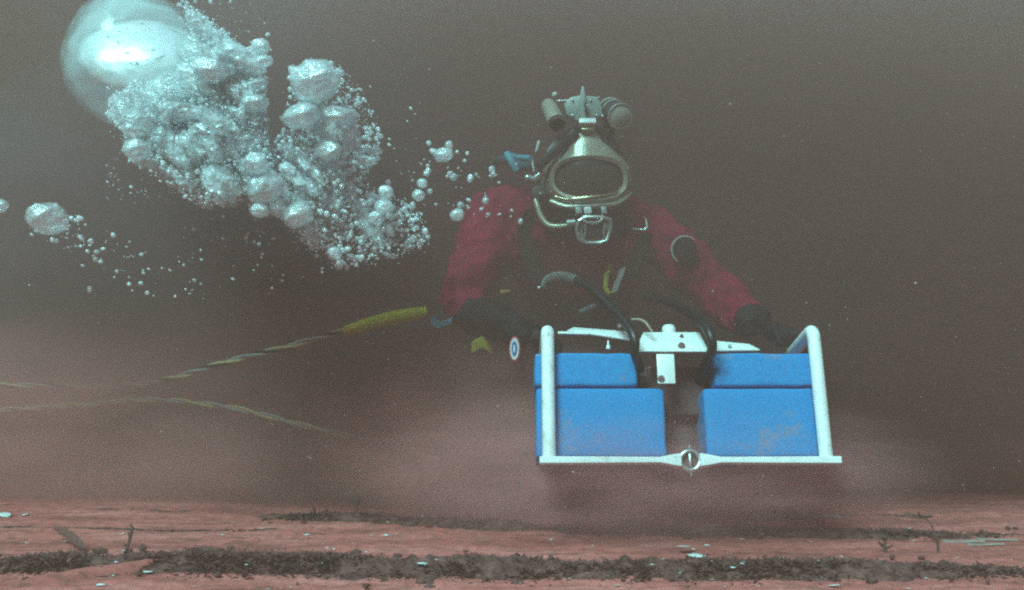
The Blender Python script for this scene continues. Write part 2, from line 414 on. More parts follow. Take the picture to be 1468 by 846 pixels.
for sx in (LX, RX):
    pts = [(sx,0,0.008)]
    pts += [(sx,0,z) for z in (0.08,0.16,0.24,TOP-0.025)]
    pts += [(sx, 0.025*(1-math.cos(a)), TOP-0.025+0.025*math.sin(a)) for a in [R(15*i) for i in range(1,7)]]
    pts += [(sx,y,TOP) for y in (0.1,0.18,0.25)]
    pts += [(sx, DEP-0.025+0.025*math.sin(a), TOP-0.025*(1-math.cos(a))) for a in [R(15*i) for i in range(1,7)]]
    pts += [(sx,DEP,z) for z in (0.22,0.16,0.10)]
    part('side_tube', MB().tube(pts, 0.0165, 14), M['white'], sled)
# a bright bare-ended foot bar, flat section, tapering into the ring boss
for x0, x1 in ((-0.358, -0.022), (0.022, 0.357)):
    s = 1 if x1 > 0.1 else -1
    xi, xo = (x0, x1) if s > 0 else (x1, x0)
    mb = MB(); mb.prism([(xo,-0.0085),(xo,0.0085),(xi+s*0.05,0.007),(xi+s*0.02,0.013),(xi,0.016),(xi,-0.016),(xi+s*0.02,-0.013),(xi+s*0.05,-0.007)][::(1 if s>0 else -1)], 0.03, Matrix.Translation((0,-0.018,0)), 0.002)
    part('foot_bar', mb, M['white'], sled, smooth=False)
mb = MB()
c = [Vector((0.023*math.cos(a), -0.005, 0.023*math.sin(a))) for a in [2*math.pi*i/32 for i in range(33)]]
mb.tube(c, 0.0052, 8, cap=False); part('ring', mb, M['steel'], sled)
mb = MB(); mb.box((0,-0.004,0), (0.006,0.008,0.034), bev=0.002); mb.box((0,-0.004,0.031), (0.003,0.004,0.012)); mb.box((0,-0.004,-0.031), (0.003,0.004,0.012))
part('latch_bar', mb, M['steel'], sled)
mb = MB(); mb.lathe([(0.019,0),(0.019,0.006)], Matrix.Translation((0,0.010,0)) @ Matrix.Rotation(R(90),4,'X'), 24); part('latch_plate', mb, M['housing'], sled)
# rear bar
part('rear_bar', MB().box((0,DEP,0.115), (0.64,0.018,0.016), bev=0.003), M['white'], sled)
def foam(x0, x1, z0, z1, y0, y1, name='float_block'):
    b = bmesh.new(); bmesh.ops.create_cube(b, size=1.0)
    for v in b.verts: v.co = Vector((x0+(v.co.x+.5)*(x1-x0), y0+(v.co.y+.5)*(y1-y0), z0+(v.co.z+.5)*(z1-z0)))
    bmesh.ops.bevel(b, geom=list(b.edges), offset=0.008, segments=3, profile=0.5, affect='EDGES')
    bmesh.ops.subdivide_edges(b, edges=[e for e in b.edges if e.calc_length() > 0.04], cuts=6, use_grid_fill=True)
    for v in b.verts:
        v.co += 0.0022*Vector((mnoise.noise(v.co*22), mnoise.noise(v.co*22+Vector((5,0,0))), mnoise.noise(v.co*22+Vector((0,9,0)))))
    mb = MB(); mb._merge(b); o = mb.build(name, M['foam'], sled); return o
foam(-0.365,-0.049,0.014,0.186,0.024,0.15); foam(0.047,0.318,0.014,0.186,0.024,0.15)
foam(-0.367,-0.113,0.190,0.276,0.022,0.22); foam(0.080,0.322,0.190,0.276,0.022,0.22)
# instrument housing between the floats, the gap's silt haze put into its brown
mb = MB(); mb.box((-0.015,0.16,0.20), (0.17,0.12,0.13), bev=0.012); o = part('instrument_housing', mb, M['housing'], sled)
mb = MB(); mb.lathe([(0.04,-0.16),(0.045,-0.15),(0.045,0.0),(0.04,0.01)], Matrix.Translation((0.02,0.19,0.16)), 20); part('instrument_cylinder', mb, M['housing'], sled)

# white plates: centre saddle plate, two wings, hanging tab
def sl(px, py, ly):
    """sled-local point on the plane y=ly under a pixel"""
    o = Vector((0,0,CAMZ)); dirv = P(px, py, 1.0)-o
    inv = SM.inverted(); a = inv @ o; d = inv.to_3x3() @ dirv
    t = (ly-a.y)/d.y; return a+d*t
def slab(corners, th, nrm, mat, name, bev=0.0015):
    b = bmesh.new(); vs1 = [b.verts.new(c) for c in corners]; vs2 = [b.verts.new(c+Vector(nrm)*th) for c in corners]
    n = len(corners)
    b.faces.new(vs1); b.faces.new(vs2[::-1])
    for i in range(n): b.faces.new((vs1[i], vs2[i], vs2[(i+1)%n], vs1[(i+1)%n]))
    bmesh.ops.recalc_face_normals(b, faces=b.faces)
    if bev: bmesh.ops.bevel(b, geom=list(b.edges), offset=bev, segments=2, profile=0.5, affect='EDGES')
    mb = MB(); mb._merge(b); return mb.build(name, mat, sled, smooth=False)
saddle = slab([sl(912,500,0.0), sl(1015,501,0.0), sl(1003,476,0.05), sl(922,476,0.05)], 0.006, (0,0.8,-0.6), M['polished'], 'saddle_plate')
slab([sl(911,503.5,-0.002), sl(1016,504,-0.002), sl(1016,501.5,-0.002), sl(911,501,-0.002)], 0.01, (0,1,0), M['white'], 'plate_lip', 0)
wing = slab([sl(813,473,0.02), sl(905,487,0.03), sl(904,475,0.06), sl(822,469,0.05)], 0.005, (0,0.7,-0.7), M['polished'], 'wing_plate')
slab([sl(1024,502,0.03), sl(1090,501,0.02), sl(1074,493,0.05), sl(1024,488,0.06)], 0.005, (0,0.7,-0.7), M['polished'], 'wing_plate')
slab([sl(800,478,0.02), sl(843,479,0.02), sl(843,476,0.02), sl(800,475,0.02)], 0.01, (0,1,0), M['polished'], 'plate_edge', 0)
t0, t1 = sl(941,507,0.004), sl(969,550,0.004)
mb = MB(); cx, cz = (t0.x+t1.x)/2, (t0.z+t1.z)/2; mb.box((cx,0.007,cz), (t1.x-t0.x,0.006,t0.z-t1.z), bev=0.0028); part('hanging_tab', mb, M['polished'], sled)
def disc(c, r, mat, name, dep=0.006, parent=None, nrm=None):
    q = Vector(nrm or (0,-1,0)).to_track_quat('Z','Y').to_matrix().to_4x4()
    mb = MB(); mb.lathe([(r*0.92,dep),(r,dep*0.6),(r,-dep)][::-1], Matrix.Translation(c) @ q, 16); return part(name, mb, mat, parent or sled)
disc(sl(948,543,0.003), 0.0085, M['housing'], 'bolt_hole', 0.002)
disc(sl(977,496,0.006), 0.0085, M['housing'], 'bolt_head', 0.006)
disc(sl(977,482,0.034), 0.0045, M['housing'], 'bolt_head', 0.006)
disc(sl(1046,496,0.034), 0.004, M['strand_grey'], 'bolt_head', 0.005)
mb = MB(); q = sl(959,478,0.07); mb.lathe([(0.017,-0.02),(0.018,0.012),(0.014,0.020)], Matrix.Translation(q), 18); part('cap', mb, M['white'], sled)
mb = MB(); q = sl(872,497,0.02); mb.lathe([(0.0055,-0.006),(0.005,0.002),(0.0022,0.006),(0.0022,0.016)], Matrix.Translation(q), 10); part('pin', mb, M['polished'], sled)
mb = MB(); q = sl(888,467,0.06); mb.ball(q, (0.006,0.006,0.006), 2); part('bolt_head', mb, M['white'], sled)
# pale yellow-white wire loop on the sled top
SI = SM.inverted()
def sp(px, py, d): return SI @ P(px, py, d)
mb = MB(); mb.tube(bez([sp(906,458,2.66), sp(916,458,2.64), sp(926,463,2.62), sp(935,476,2.61)], 8), 0.0032, 8); part('cable', mb, M['cable'], sled)
h1 = [sp(780,414,2.92), sp(786,401,2.89), sp(800,396,2.86), sp(820,399,2.82), sp(848,414,2.74), sp(876,441,2.66), sp(899,466,2.585), sp(910,487,2.55), sp(910,506,2.56), sp(918,530,2.62)]
mb = MB(); mb.tube(bez(h1, 8), 0.0115, 12); hose = part('hose', mb, M['rubber'], sled)
mb = MB()
hp = bez(h1, 8)
for i in range(2, 26): mb.tube([hp[i]*0.35+hp[i+1]*0.65, hp[i]*0.1+hp[i+1]*0.9], 0.0132, 10)
part('hose_rib', mb, M['strand_grey'], hose)
h2 = [sp(925,425,2.90), sp(955,431,2.84), sp(985,446,2.72), sp(1007,463,2.60), sp(1018,480,2.55), sp(1021,500,2.55), sp(1012,520,2.60), sp(1000,548,2.68)]
mb = MB(); mb.tube(bez(h2, 8), 0.0120, 12); part('hose', mb, M['rubber'], sled)
mb = MB(); mb.tube([sp(773,413,2.93), sp(790,411,2.91)], 0.005, 10); mb.ball(sp(773,413,2.93), 0.007, 1); part('hose_fitting', mb, M['steel'], sled)

# ------------------------------------------------------------------ helmet (a part of the diver) and what is fixed to it
HD = 2.95; HS = HD/F
HC = P(845, 240, HD)
def H(px, py, dy=0.0):
    """point at the helmet: pixel offset at the helmet's own distance, dy metres behind its front plane"""
    return HC+Vector(((px-845)*HS, dy, -(py-240)*HS))
# shell: neck-down hat, a lumpy egg with a flat brow
b = bmesh.new(); bmesh.ops.create_uvsphere(b, u_segments=40, v_segments=28, radius=1.0)
for v in b.verts:
    x, y, z = v.co
    sx = 0.135*(1.0-0.25*max(0,z)**1.5+0.05*max(0,-z)); v.co = Vector((x*sx, y*0.155, z*0.158))
mb = MB(); mb._merge(b, Matrix.Translation(H(843,242,0.155)))
helmet = dpart('helmet', mb, M['darkshell'])
# neck ring
b = MB(); b.lathe([(0.115,-0.03),(0.128,-0.02),(0.13,0.01),(0.12,0.03),(0.10,0.035)], Matrix.Translation(H(845,322,0.16)) @ Matrix.Rotation(R(-8),4,'X'), 36)
dpart('neck_ring', b, M['black'], helmet)
# face frame: bell shape from brow to window, built as a ring of profile stations round an oval window
def oval(px, py, rx, ry, n, p=2.6):
    out = []
    for i in range(n):
        a = 2*math.pi*i/n; c, s = math.cos(a), math.sin(a)
        out.append((px+rx*math.copysign(abs(c)**(2/p), c), py-ry*math.copysign(abs(s)**(2/p), s)))
    return out
NW = 64
inner = oval(845,255,50,27,NW, 2.5); mid = oval(846,255,55,32,NW, 2.5); outer = oval(846,257,64,41,NW, 2.3); back = oval(845,255,70,52,NW, 2.2)
bm = bmesh.new(); rings = []
def curv(px): return 0.10*((px-845)/75.0)**2*0.45
for ring, dy in ((inner,0.018),(inner,0.0),(mid,-0.006),(outer,0.012),(back,0.075)):
    rr = []
    for (x, y) in ring:
        yy = y
        if ring in (outer, back) and y < 240: # brow rises to the crest in the middle
            k_ = max(0, 1-abs(x-842)/ (48 if ring is outer else 60)); yy = y-(28*k_**1.15 if ring is outer else 20*k_)
        rr.append(bm.verts.new(H(x, yy, dy+curv(x))))
    rings.append(rr)
for a, c in zip(rings, rings[1:]):
    for i in range(NW): bm.faces.new((a[i], a[(i+1)%NW], c[(i+1)%NW], c[i]))
mb = MB(); mb.bm.free(); mb.bm = bm
dpart('face_frame', mb, M['shell'], helmet)
bm = bmesh.new(); cvert = bm.verts.new(H(845,255,-0.002)); 
r1 = [bm.verts.new(H(845+(x-845)*0.55, 255+(y-255)*0.55, 0.001+curv(845+(x-845)*0.55))) for x, y in inner]
r2 = [bm.verts.new(H(x, y, 0.010+curv(x))) for x, y in inner]
for i in range(NW):
    bm.faces.new((cvert, r1[i], r1[(i+1)%NW])); bm.faces.new((r1[i], r2[i], r2[(i+1)%NW], r1[(i+1)%NW]))
mb = MB(); mb.bm.free(); mb.bm = bm; dpart('faceplate', mb, M['glass'], helmet)
# bezel: lit lower lip of the window
mb = MB(); mb.tube([H(x, y, -0.010+curv(x)) for x, y in bezpts] if False else bez([H(797,281,0.024),H(815,285,0.008),H(845,283,-0.004),H(875,279,0.006),H(902,273,0.03)], 8), 0.0055, 8)
dpart('bezel', mb, M['brass'], helmet)
mb = MB(); mb.tube(bez([H(790,287,0.035),H(815,296,0.012),H(850,296,0.0),H(885,291,0.014),H(906,276,0.04)], 8), 0.0075, 8); dpart('bezel', mb, M['shell'], helmet)
for i in range(0, NW, 4):
    x, y = outer[i]; x = 846+(x-846)*0.93; y = 257+(y-257)*0.93
    mb = MB(); mb.ball(H(x, y, 0.002+curv(x)), 0.0042, 1); dpart('bolt', mb, M['brass'], helmet)
for x, y in ((830,207),(852,206),(868,212),(843,213)):
    mb = MB(); mb.ball(H(x, y, 0.012), 0.0038, 1); dpart('bolt', mb, M['steel'], helmet)
# crest with the two bright clamp strips
mb = MB(); mb.prism([((827-845)*HS,(-(190-240))*HS),((857-845)*HS,(-(190-240))*HS),((872-845)*HS,(-(216-240))*HS),((812-845)*HS,(-(216-240))*HS)], 0.05, Matrix.Translation(HC+Vector((0,0.012,0))), 0.004)
dpart('crest', mb, M['shell'], helmet)
mb = MB(); mb.box(H(842,176,-0.004), (24*HS,0.02,8.5*HS), (R(-28),0,0), 0.002); dpart('clamp_strip', mb, M['polished'], helmet)
mb = MB(); mb.box(H(843,186,0.004), (19*HS,0.02,6*HS), (R(-28),0,0), 0.002); dpart('clamp_strip', mb, M['brass'], helmet)
# top plate and fin
poly = [(809,148),(818,138),(832,135),(856,137),(862,146),(865,163),(853,172),(829,173),(813,164)]
mb = MB(); mb.prism([((x-845)*HS,-(y-240)*HS) for x, y in poly], 0.03, Matrix.Translation(HC+Vector((0,0.015,0))), 0.003)
dpart('top_plate', mb, M['hatplate'], helmet)
mb = MB(); mb.prism([((x-845)*HS,-(y-240)*HS) for x, y in ((832,170),(831,140),(834,124),(837,122),(840,140),(842,170))], 0.012, Matrix.Translation(HC+Vector((0,0.004,0))), 0.002)
dpart('fin', mb, M['hatplate'], helmet)
mb = MB(); mb.box(H(840,156,0.002), (4*HS,0.01,20*HS), (0,R(-6),0), 0.002); dpart('fin_slot', mb, M['darkshell'], helmet)
mb = MB(); mb.box(H(842,153,-0.003), (2.5*HS,0.006,7*HS), (0,R(-6),0), 0.001); dpart('pin', mb, M['steel'], helmet)
for x, y in ((821,142),(847,142),(821,164),(856,164)):
    mb = MB(); mb.ball(H(x, y, 0.012), 0.0042, 1); dpart('bolt', mb, M['steel'], helmet)
mb = MB(); mb.tube([H(799,143,0.02), H(818,142,0.02)], 0.0028, 8); dpart('bracket_rod', mb, M['steel'], helmet)
mb = MB(); mb.tube([H(846,139,0.03), H(860,137,0.03)], 0.002, 8); dpart('bracket_rod', mb, M['steel'], helmet)
# camera at left of the crown
mb = MB(); a_, b_ = H(786,144,0.05), H(797,176,-0.015)
mb.tube([a_, a_*0.85+b_*0.15, a_*0.12+b_*0.88, b_], [0.018,0.023,0.025,0.024], 18); dpart('helmet_camera', mb, M['darkshell' if False else 'shell'], helmet)
mb = MB(); mb.tube([b_+(b_-a_)*0.0, b_+(b_-a_)*0.16], 0.0215, 18); dpart('camera_lens', mb, M['glass'], helmet)
mb = MB(); mb.ball(H(796,133,0.03), 0.0085, 2); dpart('camera_knob', mb, M['webbing'], helmet)
# lamp at right of the crown
a_, b_ = H(874,146,0.10), H(889,168,-0.01); dv = (b_-a_).normalized()
mb = MB(); mb.tube([a_, a_*0.6+b_*0.4, a_*0.55+b_*0.45, a_*0.1+b_*0.9, b_], [0.026,0.030,0.036,0.036,0.036], 24); dpart('lamp_housing', mb, M['darkshell'], helmet)
qt = dv.to_track_quat('Z','Y').to_matrix().to_4x4()
mb = MB(); mb.tube([Vector((0.035*math.cos(t),0.035*math.sin(t),0)) for t in [2*math.pi*i/32 for i in range(33)]], 0.0038, 8, cap=False)
bmesh.ops.transform(mb.bm, matrix=Matrix.Translation(b_) @ qt, verts=mb.bm.verts); dpart('lamp_ring', mb, M['steel'], helmet)
mb = MB(); mb.lathe([(0.034,-0.004),(0.033,0.001),(0.02,0.006),(0.002,0.008)], Matrix.Translation(b_) @ qt, 28); dpart('lamp_lens', mb, M['lampglass'], helmet)
for tt in (0.25, 0.5):
    mb = MB(); q = a_*(1-tt)+b_*tt
    mb.tube([Vector((0.034*math.cos(t),0.034*math.sin(t),0)) for t in [2*math.pi*i/28 for i in range(29)]], 0.0035, 8, cap=False)
    bmesh.ops.transform(mb.bm, matrix=Matrix.Translation(q) @ qt, verts=mb.bm.verts); dpart('lamp_band', mb, M['strand_grey'], helmet)
mb = MB(); mb.ball(H(864,166,0.0), 0.005, 1); dpart('lamp_knob', mb, M['steel'], helmet)
mb = MB(); mb.ball(H(892,194,0.02), 0.007, 2); dpart('lamp_knob', mb, M['strand_grey'], helmet)
mb = MB(); mb.tube([H(868,180,0.03), H(880,172,0.04), H(880,190,0.08), H(868,200,0.10)], 0.009, 10); dpart('lamp_bracket', mb, M['darkshell'], helmet)
# strap and side hardware at left
mb = MB(); c0, c1 = H(827,188,0.0), H(770,240,0.03); mid_ = (c0+c1)/2; dd = c1-c0
mb.box(mid_, (dd.length,0.02,0.026), (0, -math.atan2(dd.z, dd.x), 0), 0.005); dpart('head_strap', mb, M['rubber'], helmet)
mb = MB(); mb.prism([((x-845)*HS,-(y-240)*HS) for x, y in ((783,220),(786,210),(796,198),(809,189),(813,191),(800,204))][::-1], 0.012, Matrix.Translation(HC+Vector((0,0.05,0))), 0.002); dpart('side_plate', mb, M['hatplate'], helmet)
mb = MB(); mb.prism([((x-845)*HS,-(y-240)*HS) for x, y in ((767,216),(771,200),(775,199),(771,214))][::-1], 0.01, Matrix.Translation(HC+Vector((0,0.03,0))), 0.001); dpart('side_glint', mb, M['polished'], helmet)  # pale shards painting the lit highlights beside the helmet, as solid pieces
mb = MB(); mb.prism([((x-845)*HS,-(y-240)*HS) for x, y in ((762,232),(764,226),(767,243),(765,245))], 0.01, Matrix.Translation(HC+Vector((0,0.03,0))), 0.001); dpart('side_glint', mb, M['polished'], helmet)
mb = MB(); mb.tube([H(757,252,0.05), H(768,256,0.03), H(780,244,0.03)], [0.012,0.013,0.009], 12); mb.ball(H(757,253,0.045), 0.013, 2); dpart('side_block', mb, M['steel'], helmet)
mb = MB(); mb.lathe([(0.022,-0.02),(0.024,0.0),(0.02,0.018),(0.008,0.02)], Matrix.Translation(H(773,276,0.04)) @ Matrix.Rotation(R(80),4,'X'), 20); dpart('side_knob', mb, M['darkshell'], helmet)
mb = MB(); mb.ball(H(775,277,0.012), 0.006, 1); dpart('side_knob_cap', mb, M['hatplate'], helmet)
mb = MB(); mb.tube(bez([H(768,284,0.03),H(771,296,0.02),H(777,312,0.01),H(787,323,0.0),H(803,325,-0.008),H(826,322,-0.012)], 8), 0.0085, 12); dpart('air_pipe', mb, M['shell'], helmet)
mb = MB(); mb.tube([H(812,321,-0.014), H(824,320,-0.014)], 0.0125, 10); dpart('pipe_nut', mb, M['steel'], helmet)
# regulator under the window
mb = MB(); mb.box(H(846,296,-0.018), (70*HS,0.008,3*HS), (0,R(-3),0), 0.001); dpart('regulator_bar', mb, M['steel'], helmet)
for x, wd, mt in ((829,9,'hatplate'),(842,11,'polished'),(865,8,'hatplate')):
    mb = MB(); mb.box(H(x,303,-0.012), (wd*HS,0.025,11*HS), (R(-12),R(-8),0), 0.003); dpart('regulator_block', mb, M[mt], helmet)
mb = MB(); mb.tube(bez([H(834,311,-0.02),H(838,319,-0.03),H(850,321,-0.032),H(860,318,-0.03),H(863,310,-0.02)], 6), 0.0045, 8); dpart('regulator_bridge', mb, M['steel'], helmet)
ro = [(829,318),(838,312),(862,312),(874,316),(875,326),(869,345),(858,349),(840,349),(829,344),(826,328)]
mb = MB(); mb.tube([H(x, y, -0.022) for x, y in ro+ro[:1]], 0.006, 8, cap=False); dpart('regulator_frame', mb, M['steel'], helmet)
mb = MB(); mb.prism([((x-845)*HS,-(y-240)*HS) for x, y in ro][::-1], 0.05, Matrix.Translation(HC+Vector((0,-0.016,0))), 0.005); dpart('regulator_body', mb, M['shell'], helmet)
mb = MB(); mb.prism([((850+(x-850)*0.68-845)*HS,-(331+(y-331)*0.62-240)*HS) for x, y in ro][::-1], 0.01, Matrix.Translation(HC+Vector((0,-0.023,0))), 0.002); dpart('regulator_cover', mb, M['darkshell'], helmet)
for x0, y0, x1, y1 in ((838,322,836,344),(866,322,865,344)):
    mb = MB(); mb.tube([H(x0,y0,-0.028), H((x0+x1)/2+1.5*(1 if x0<850 else -1),(y0+y1)/2,-0.03), H(x1,y1,-0.026)], 0.003, 8); dpart('regulator_rib', mb, M['steel'], helmet)
# hoses at the left of the helmet, light blue
mb = MB(); mb.tube(bez([H(727,214,0.10),H(733,226,0.08),H(741,240,0.08)], 6), 0.011, 12); dpart('hose_cuff', mb, M['cyan'], helmet)
mb = MB(); mb.tube(bez([H(764,234,0.06),H(748,232,0.09),H(728,222,0.12),H(712,218,0.2),H(700,226,0.30)], 8), 0.014, 14); dpart('supply_hose', mb, M['navy'], helmet)
mb = MB(); mb.tube(bez([H(762,222,0.07),H(745,218,0.12),H(728,212,0.16)], 6), 0.009, 12); dpart('supply_hose', mb, M['cyan'], helmet)

# chest and arm details
def front(px, py, d): return P(px, py, d)
mb = MB()
mb.tube([front(875,380,3.02), front(869,396,3.0), front(868,412,3.0), front(873,421,3.0)], 0.0075, 8); dpart('strap_loop', mb, M['yellow'])
def ribbon(pts, wvec, th=0.004):
    m_ = MB(); b = m_.bm; rows = []
    for p in pts:
        p = Vector(p); wv = Vector(wvec)
        rows.append([b.verts.new(p-wv), b.verts.new(p+wv), b.verts.new(p+wv+Vector((0,th,0))), b.verts.new(p-wv+Vector((0,th,0)))])
    for a, c in zip(rows, rows[1:]):
        for j in range(4): b.faces.new((a[j], a[(j+1)%4], c[(j+1)%4], c[j]))
    b.faces.new(rows[0][::-1]); b.faces.new(rows[-1]); return m_
dpart('strap_loop', ribbon([front(893,384,3.02), front(888,398,3.0), front(880,419,3.0)], (0.009,0,0.003)), M['webbing'])
dpart('clip_wire', MB().tube([front(906,328,2.99), front(923,330,2.99), front(928,326,2.99), front(926,313,3.0), front(921,311,3.0)], 0.0028, 6), M['steel'])
dpart('zip_pull', MB().tube([front(718,420,2.98), front(731,417,2.98)], [0.010,0.004], 8), M['amber'])
dpart('dry_hose_end', MB().tube([front(832,447,2.86), front(853,437,2.84)], 0.0065, 8), M['steel'])
dpart('elbow_tag', ribbon([front(618,458,2.955), front(630,466,2.955), front(648,459,2.955)], (0.004,0,0.010)), M['cyan'])
dpart('waist_tag', ribbon([front(676,498,2.93), front(692,489,2.92), front(706,500,2.93)], (0.0,0,0.016)), M['yellow'])
# dump valve on the arm
vc = front(982,359,3.02); vn = Vector((0.12,-1,0.1)).normalized(); vq = vn.to_track_quat('Z','Y').to_matrix().to_4x4()
dv_ = MB(); dv_.lathe([(0.036,-0.03),(0.038,0.0),(0.034,0.010),(0.012,0.014)], Matrix.Translation(vc) @ vq, 28); valve = dpart('dump_valve', dv_, M['black'])
mb = MB(); mb.tube([Vector((0.040*math.cos(t),0.040*math.sin(t),0.004)) for t in [R(50+i*8) for i in range(24)]], 0.0032, 6)
bmesh.ops.transform(mb.bm, matrix=Matrix.Translation(vc) @ vq, verts=mb.bm.verts); dpart('valve_ring', mb, M['webbing'], valve)
# oval cuff badge: red rim, white field, blue centre
bc = front(738,500,2.77); bq = Vector((-0.35,-1,0.05)).normalized().to_track_quat('Z','Y').to_matrix().to_4x4()
for nm, rx, rz, dz, mt in (('badge_rim',0.016,0.034,0.0,'red_print'),('badge_field',0.0125,0.029,0.0015,'white_print'),('badge_centre',0.0075,0.019,0.003,'blue_print'),('badge_mark',0.003,0.011,0.0045,'white_print')):
    mb = MB(); mb.lathe([(1,-0.002),(1,0.001)], Matrix.Translation(bc) @ bq @ Matrix.Translation((0,0,dz)) @ Matrix.Diagonal((rx, rz, 1, 1)), 28)
    dpart(nm, mb, M[mt])
# black harness straps over the shoulders and weight belt
for pts in ([(765,300,3.02),(752,330,3.04),(760,372,3.03),(775,405,3.02)], [(925,335,3.02),(920,365,3.02),(905,400,3.02)]):
    dpart('harness_strap', ribbon(bez([front(*p) for p in pts], 6), (0.022,0,0)), M['black'])

# ------------------------------------------------------------------ umbilical
def strand(path, off, tw, ph, r, n=8):
    out = []; L = 0
    for i, p in enumerate(path):
        if i: L += (p-path[i-1]).length
        t = (path[min(i+1,len(path)-1)]-path[max(i-1,0)]).normalized(); u = t.cross(Vector((0,0,1))).normalized(); v = t.cross(u)
        a = ph+L*tw; out.append(p+(u*math.cos(a)+v*math.sin(a))*off)
    return MB().tube(out, r, n)
u1 = bez([P(612,447,2.98), P(555,458,2.97), P(495,474,2.96), P(440,489,2.97), P(385,504,3.00), P(320,520,3.06), P(250,541,3.16), P(180,553,3.3), P(90,554,3.34), P(-40,552,3.36), P(-300,560,3.6)], 22)
umb = empty('umbilical', u1[0]); tag(umb, 'yellow sheathed umbilical rope running from the diver’s elbow off to the left'.replace('’', "'"), 'rope')
UI = Matrix.Translation(-u1[0])
def upart(name, mb, mat, root, inv):
    o = mb.build(name, mat); o.data.transform(inv); o.parent = root; return o
upart('hose_strand', strand(u1, 0.0045, 30, 0, 0.005), M['strand_grey'], umb, UI)
upart('rope_strand', strand(u1, 0.005, 30, math.pi, 0.0045), M['strand_yellow'], umb, UI)
upart('cable_strand', strand(u1, 0.0055, 30, math.pi/2, 0.0042), M['rubber'], umb, UI)
sheath = u1[0:46]
mb = MB(); N_ = 110
sh = [u1[0].lerp(u1[22], 0)]*0
dense = bez(u1[0:46:5], 14)
mb.tube(dense, 0.01, 14, rfun=lambda t: (0.008+0.0125*math.sin(math.pi*min(1, 0.12+0.80*t)**0.9)**0.6)*(1+0.07*math.sin(t*150)))
upart('yellow_sheath', mb, M['yellow'], umb, UI)
u2 = bez([P(-250,620,3.7), P(-40,592,3.4), P(120,580,3.3), P(215,573,3.22), P(310,581,3.15), P(375,594,3.11), P(430,609,3.08), P(510,627,3.10), P(590,640,3.14), P(680,660,3.15), P(760,690,3.3)], 16)
umb2 = empty('umbilical', u2[0]); tag(umb2, 'lower slack loop of rope sinking into the silt cloud left of the diver', 'rope')
UI2 = Matrix.Translation(-u2[0])
upart('hose_strand', strand(u2, 0.0045, 30, 0, 0.005), M['strand_grey'], umb2, UI2)
upart('rope_strand', strand(u2, 0.005, 30, math.pi, 0.0048), M['strand_yellow'], umb2, UI2)

# ------------------------------------------------------------------ bubbles
def wob_mesh(name, sub, amp, fr, seed, mat, flat=1.0):
    b = bmesh.new(); bmesh.ops.create_icosphere(b, subdivisions=sub, radius=1.0)
    for v in b.verts:
        n = v.co.normalized(); v.co = n*(1+amp*mnoise.noise(n*fr+Vector((seed*7.1, 0, 0)))); v.co.z *= flat
    me = bpy.data.meshes.new(name); b.to_mesh(me); b.free(); me.shade_smooth(); me.materials.append(mat); return me
BM_ = [wob_mesh('bubble', 3, 0.16, 1.6, i, M['bubble']) for i in range(5)]
CAP = [wob_mesh('cap_bubble', 4, 0.13, 1.8, 20+i, M['bubble'], 0.85) for i in range(4)]
def bubble(px, py, r, d, label, group=None, mesh=None, name='bubble', sq=None):
    me = mesh or random.choice(BM_); o = link(bpy.data.objects.new(name, me))
    o.location = P(px, py, d); rr = r/F*d
    s = sq or (random.uniform(0.9,1.15), 1, random.uniform(0.8,1.05))
    o.scale = (rr*s[0], rr*s[1], rr*s[2]); o.rotation_euler = (random.uniform(-.4,.4), random.uniform(-.4,.4), random.uniform(0,6.28))
    tag(o, label, 'bubble', group); return o

# the great dome bubble: outer skin, white inner wall tilted sunward as painted shine
BD = 2.62
big = empty('dome_bubble', P(200,90,BD)); tag(big, 'huge dome bubble shining white at the upper left corner', 'bubble')
def bigpart(name, cx, cy, rx, rz, dep, seed, mat, sub=5, amp=0.07, fr=1.5, rot=0, cut=None, flat=1.0, tilt=0):
    b = bmesh.new(); bmesh.ops.create_icosphere(b, subdivisions=sub, radius=1.0)
    for v in b.verts:
        n = v.co.normalized(); v.co = n*(1+amp*mnoise.noise(n*fr+Vector((seed,0,0)))+amp*0.35*mnoise.noise(n*fr*4+Vector((0,seed,0))))
    if cut is not None:
        bmesh.ops.delete(b, geom=[v for v in b.verts if v.co.z < cut+0.12*mnoise.noise(v.co*5)], context='VERTS')
    k_ = BD/F; m_ = Matrix.Translation(P(cx, cy, BD+dep)-P(200,90,BD)) @ Matrix.Rotation(R(rot),4,'Y') @ Matrix.Rotation(R(tilt),4,'X') @ Matrix.Diagonal((rx*k_, (rx+rz)/2*k_*flat, rz*k_, 1))
    mb = MB(); mb._merge(b, m_); return mb.build(name, mat, big)
bigpart('outer_skin', 196, 88, 104, 100, 0.0, 1.3, M['bigbubble'], amp=0.05)
bigpart('shine_wall', 203, 80, 86, 66, -0.05, 4.7, M['bigbubble_in'], amp=0.05, fr=1.5, rot=6, flat=0.42, tilt=-34)

